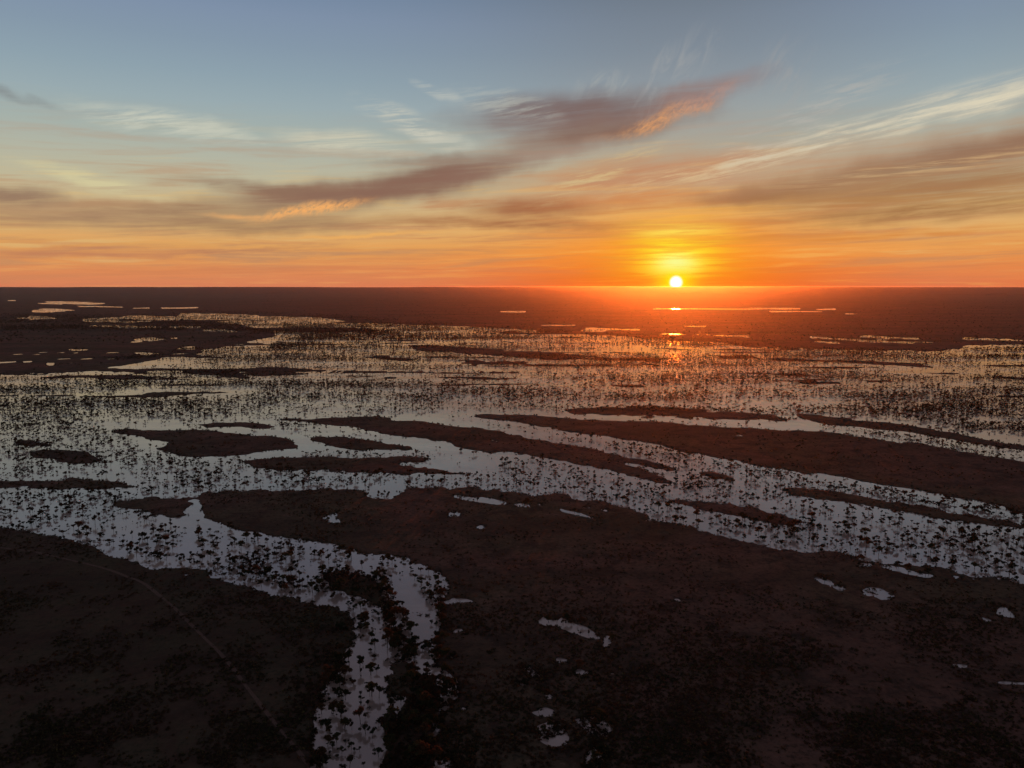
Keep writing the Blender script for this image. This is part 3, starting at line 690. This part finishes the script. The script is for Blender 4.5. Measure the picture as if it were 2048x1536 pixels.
# --- words that single each near tree out
def region(x, y):
    if y > 1335:
        if x > 765: return 'on the wooded bank of the bottom creek'
        if x < 690: return 'at the left edge of the bottom creek'
        return 'in the bottom creek'
    if y > 1215:
        if x > 845: return 'along the right bank of the winding creek'
        if x > 760: return 'in the tree line between the creek arms'
        return 'in the left arm of the winding creek'
    if y > 1130:
        if x > 1500: return 'in the channel at the right edge'
        if x > 800: return 'round the pool at the creek bend'
        if x > 620: return 'on the half drowned spit'
        return 'in the flood beside the dark scrubland'
    if x > 1300: return 'in the wide channel on the right'
    if x > 400: return 'in the flood below the long bank'
    return 'in the flooded reach at the left edge'
ORD = ['first', 'second', 'third', 'fourth', 'fifth', 'sixth', 'seventh', 'eighth', 'ninth', 'tenth', 'eleventh', 'twelfth', 'thirteenth', 'fourteenth', 'fifteenth',
       'sixteenth', 'seventeenth', 'eighteenth', 'nineteenth', 'twentieth']
info = []
for n, i in enumerate(NEAR):
    x, y = TP[i, 2], TP[i, 3]; hue = ('olive', 'rust', 'dark')[int(RNG.choice(3, p=[.42, .28, .30]))]
    szw = 'small' if size[i] < .5 else ('middling' if size[i] < .88 else 'large')
    kw = {'umbrella': 'flat-topped', 'tall': 'slender', 'round': 'round-crowned', 'shrub': 'bushy'}[kinds[kid[i]]]
    info.append([i, x, y, hue, szw, kw, region(x, y)])
groups = {}
for t in info: groups.setdefault((t[3], t[4], t[5], t[6]), []).append(t)
LABEL = {}
for (hue, szw, kw, reg), L in groups.items():
    hw = {'olive': 'olive', 'rust': 'rusty brown', 'dark': 'dark green'}[hue]
    base = f'{szw} {hw} {kw} tree {reg}'
    L.sort(key=lambda t: -t[2])
    for q, t in enumerate(L):
        if len(L) == 1: LABEL[t[0]] = base
        elif q == 0: LABEL[t[0]] = 'nearest ' + base
        elif q == len(L) - 1: LABEL[t[0]] = 'farthest ' + base
        else: LABEL[t[0]] = f'{ORD[min(q, 19)]} nearest {base}'
for i, x, y, hue, szw, kw, reg in info:
    s = float(size[i]); z = float(TP[i, 4])
    o = thing('tree', LABEL[i], 'tree', (TP[i, 0], TP[i, 1], z if z > 0 else 0.0), random.uniform(0, 6.28), 'trees standing in the flood water')
    v = random.randrange(3)
    for nm, me in (('trunk', PROTO[(int(kid[i]), v)][0]), ('crown', PROTO[(int(kid[i]), v, hue)])):
        c = bpy.data.objects.new(nm, me); COL.objects.link(c); c.parent = o
    o.scale = (s, s, s * random.uniform(.9, 1.12))

# --- all the farther trees: one mass
def mass(name, P, S, variants, mat_leaf, mat_bark, zoff=0.0):
    Vs, Fs, Ms, off = [], [], [], 0
    pick = RNG.integers(0, len(variants), len(P)); rot = RNG.uniform(0, 6.283, len(P))
    for vi, ((tv, tf), (cv, cf)) in enumerate(variants):
        sel = np.where(pick == vi)[0]
        if not len(sel): continue
        bv = np.concatenate([tv, cv]); bf = np.concatenate([tf, cf + len(tv)]); mi = np.r_[np.zeros(len(tf)), np.ones(len(cf))]
        c, s = np.cos(rot[sel]), np.sin(rot[sel]); k = S[sel]
        X = (bv[None, :, 0] * c[:, None] - bv[None, :, 1] * s[:, None]) * k[:, None] + P[sel, 0][:, None]
        Y = (bv[None, :, 0] * s[:, None] + bv[None, :, 1] * c[:, None]) * k[:, None] + P[sel, 1][:, None]
        Z = bv[None, :, 2] * k[:, None] + P[sel, 2][:, None]
        Vs.append(np.stack([X, Y, Z], -1).reshape(-1, 3))
        Fs.append((bf[None] + (np.arange(len(sel)) * len(bv))[:, None, None] + off).reshape(-1, 4)); Ms.append(np.tile(mi, len(sel)))
        off += len(sel) * len(bv)
    return np.concatenate(Vs), np.concatenate(Fs), np.concatenate(Ms)
def lod(n, per, leaf, seg, seeds, ks=('umbrella', 'umbrella', 'tall', 'round', 'shrub')):
    return [tree_shape(s, ks[j % len(ks)], n, per, leaf, seg) for j, s in enumerate(seeds)]
lodA = lod(7, 20, .66, 4, range(200, 210)); lodB = lod(5, 8, .95, 3, range(230, 240)); lodC = lod(3, 4, 2.0, 3, range(260, 266))
pack = []; o_ = 0
z_of = lambda a: np.where(a > 0, a, 0.0)
rd = dist[REST]
for L_, sel in ((lodA, REST[rd < 1100]), (lodB, REST[(rd >= 1100) & (rd < 3200)]), (lodC, REST[rd >= 3200])):
    P = np.column_stack([TP[sel, 0], TP[sel, 1], z_of(TP[sel, 4])])
    v_, f_, m_ = mass('w', P, size[sel], L_, None, None); pack.append((v_, f_ + o_, m_)); o_ += len(v_)
P = np.column_stack([TP2[:, 0], TP2[:, 1], TP2[:, 4]])
v_, f_, m_ = mass('w', P, RNG.uniform(.8, 1.3, len(P)), lodC, None, None); pack.append((v_, f_ + o_, m_))
me = raw_mesh('woodland', np.concatenate([p[0] for p in pack]), np.concatenate([p[1] for p in pack]), None, mats=[M_BARK, M_FAR], midx=np.concatenate([p[2] for p in pack]))
wood = bpy.data.objects.new('woodland', me); COL.objects.link(wood); wood['kind'] = 'stuff'
wood['label'] = 'thousands of small dark trees standing in the flooded plain'; wood['category'] = 'woodland'


# --- low scrub on the near dry land: ground cover
def bush(seed):
    rng = np.random.default_rng(seed)
    return join([leaf_clump(rng, (0, 0, .35), 1.0, .5, 14, .34)])
n = 300000
yy = 800 + RNG.random(n) ** .7 * 760; xx = RNG.uniform(-64, 2112, n); gx, gy = ground(xx, yy)
hh = height(gx, gy)
dn = np.clip(.42 + 1.6 * vnoise(gx / 50., gy / 50.) + 1.1 * vnoise(gx / 14., gy / 14.), .02, 1)
dn = dn * np.where(xx < 720, 1.0, np.where(yy > 1200, .8, .45))
dtrack = np.full(n, 99.0)
nearp = (gx < 60) & (gy < 900)
for q in D[::3]: dtrack[nearp] = np.minimum(dtrack[nearp], np.hypot(gx[nearp] - q[0], gy[nearp] - q[1]))
shore = (hh > -.75) & (hh < .5)
nz = vnoise(gx / 9., gy / 9. + 5) + vnoise(gx / 26., gy / 26.)
keep = (hh > .12) & (RNG.random(n) < dn * .42)
keep |= shore & (nz > -.10) & (RNG.random(n) < .85)
keep |= (hh > -1.45) & (hh < 0) & (nz > .12) & (RNG.random(n) < .35)
keep |= (hh <= -.2) & (hh > -1.2) & (nz > .33) & (RNG.random(n) < .5)
pw = sample(gauss(pond, 5.0, 4.0), xx, yy)
keep |= (pw > .08) & (nz > .05) & (RNG.random(n) < .5)
keep &= (dtrack > 3.0)
hh = np.maximum(hh, -.15)
gx, gy, hh = gx[keep], gy[keep], hh[keep]; sc = RNG.uniform(.35, 1.6, len(gx)) ** 1.3 * np.clip(np.hypot(gx, gy) / 900, .85, 2.2)
Vs, Fs, off = [], [], 0
for vi in range(6):
    bv, bf = bush(900 + vi); sel = np.arange(vi, len(gx), 6)
    a = RNG.uniform(0, 6.283, len(sel)); c, s = np.cos(a), np.sin(a); k = sc[sel]
    X = (bv[None, :, 0] * c[:, None] - bv[None, :, 1] * s[:, None]) * k[:, None] + gx[sel][:, None]
    Y = (bv[None, :, 0] * s[:, None] + bv[None, :, 1] * c[:, None]) * k[:, None] + gy[sel][:, None]
    Z = bv[None, :, 2] * k[:, None] + hh[sel][:, None]
    Vs.append(np.stack([X, Y, Z], -1).reshape(-1, 3)); Fs.append((bf[None] + (np.arange(len(sel)) * len(bv))[:, None, None] + off).reshape(-1, 4)); off += len(sel) * len(bv)
me = raw_mesh('scrub', np.concatenate(Vs), np.concatenate(Fs), M_SCRUB)
scrub = bpy.data.objects.new('scrub', me); COL.objects.link(scrub); scrub['kind'] = 'stuff'
scrub['label'] = 'low dark scrub and grass tufts covering the dry land'; scrub['category'] = 'scrub'


# ------------------------------------------------------------------ the air
hz, b = material('thin_haze')
vol = b.n('ShaderNodeVolumePrincipled'); vol.inputs['Color'].default_value = (.85, .85, 1.0, 1)
vol.inputs['Density'].default_value = 0.6e-5; vol.inputs['Anisotropy'].default_value = .88
o = b.n('ShaderNodeOutputMaterial'); hz.node_tree.links.new(vol.outputs[0], o.inputs['Volume'])
q = FAR * 1.05
cv = np.array([(x, y, z) for z in (-3.0, H + 6.0) for x, y in ((-q, -q), (q, -q), (q, q), (-q, q))], np.float32)
cf = np.array([(0, 3, 2, 1), (4, 5, 6, 7), (0, 1, 5, 4), (1, 2, 6, 5), (2, 3, 7, 6), (3, 0, 4, 7)], np.int32)
haze = bpy.data.objects.new('haze', raw_mesh('haze', cv, cf, hz)); COL.objects.link(haze); haze['kind'] = 'stuff'
haze['label'] = 'thin evening haze over the flooded plain'; haze['category'] = 'haze'
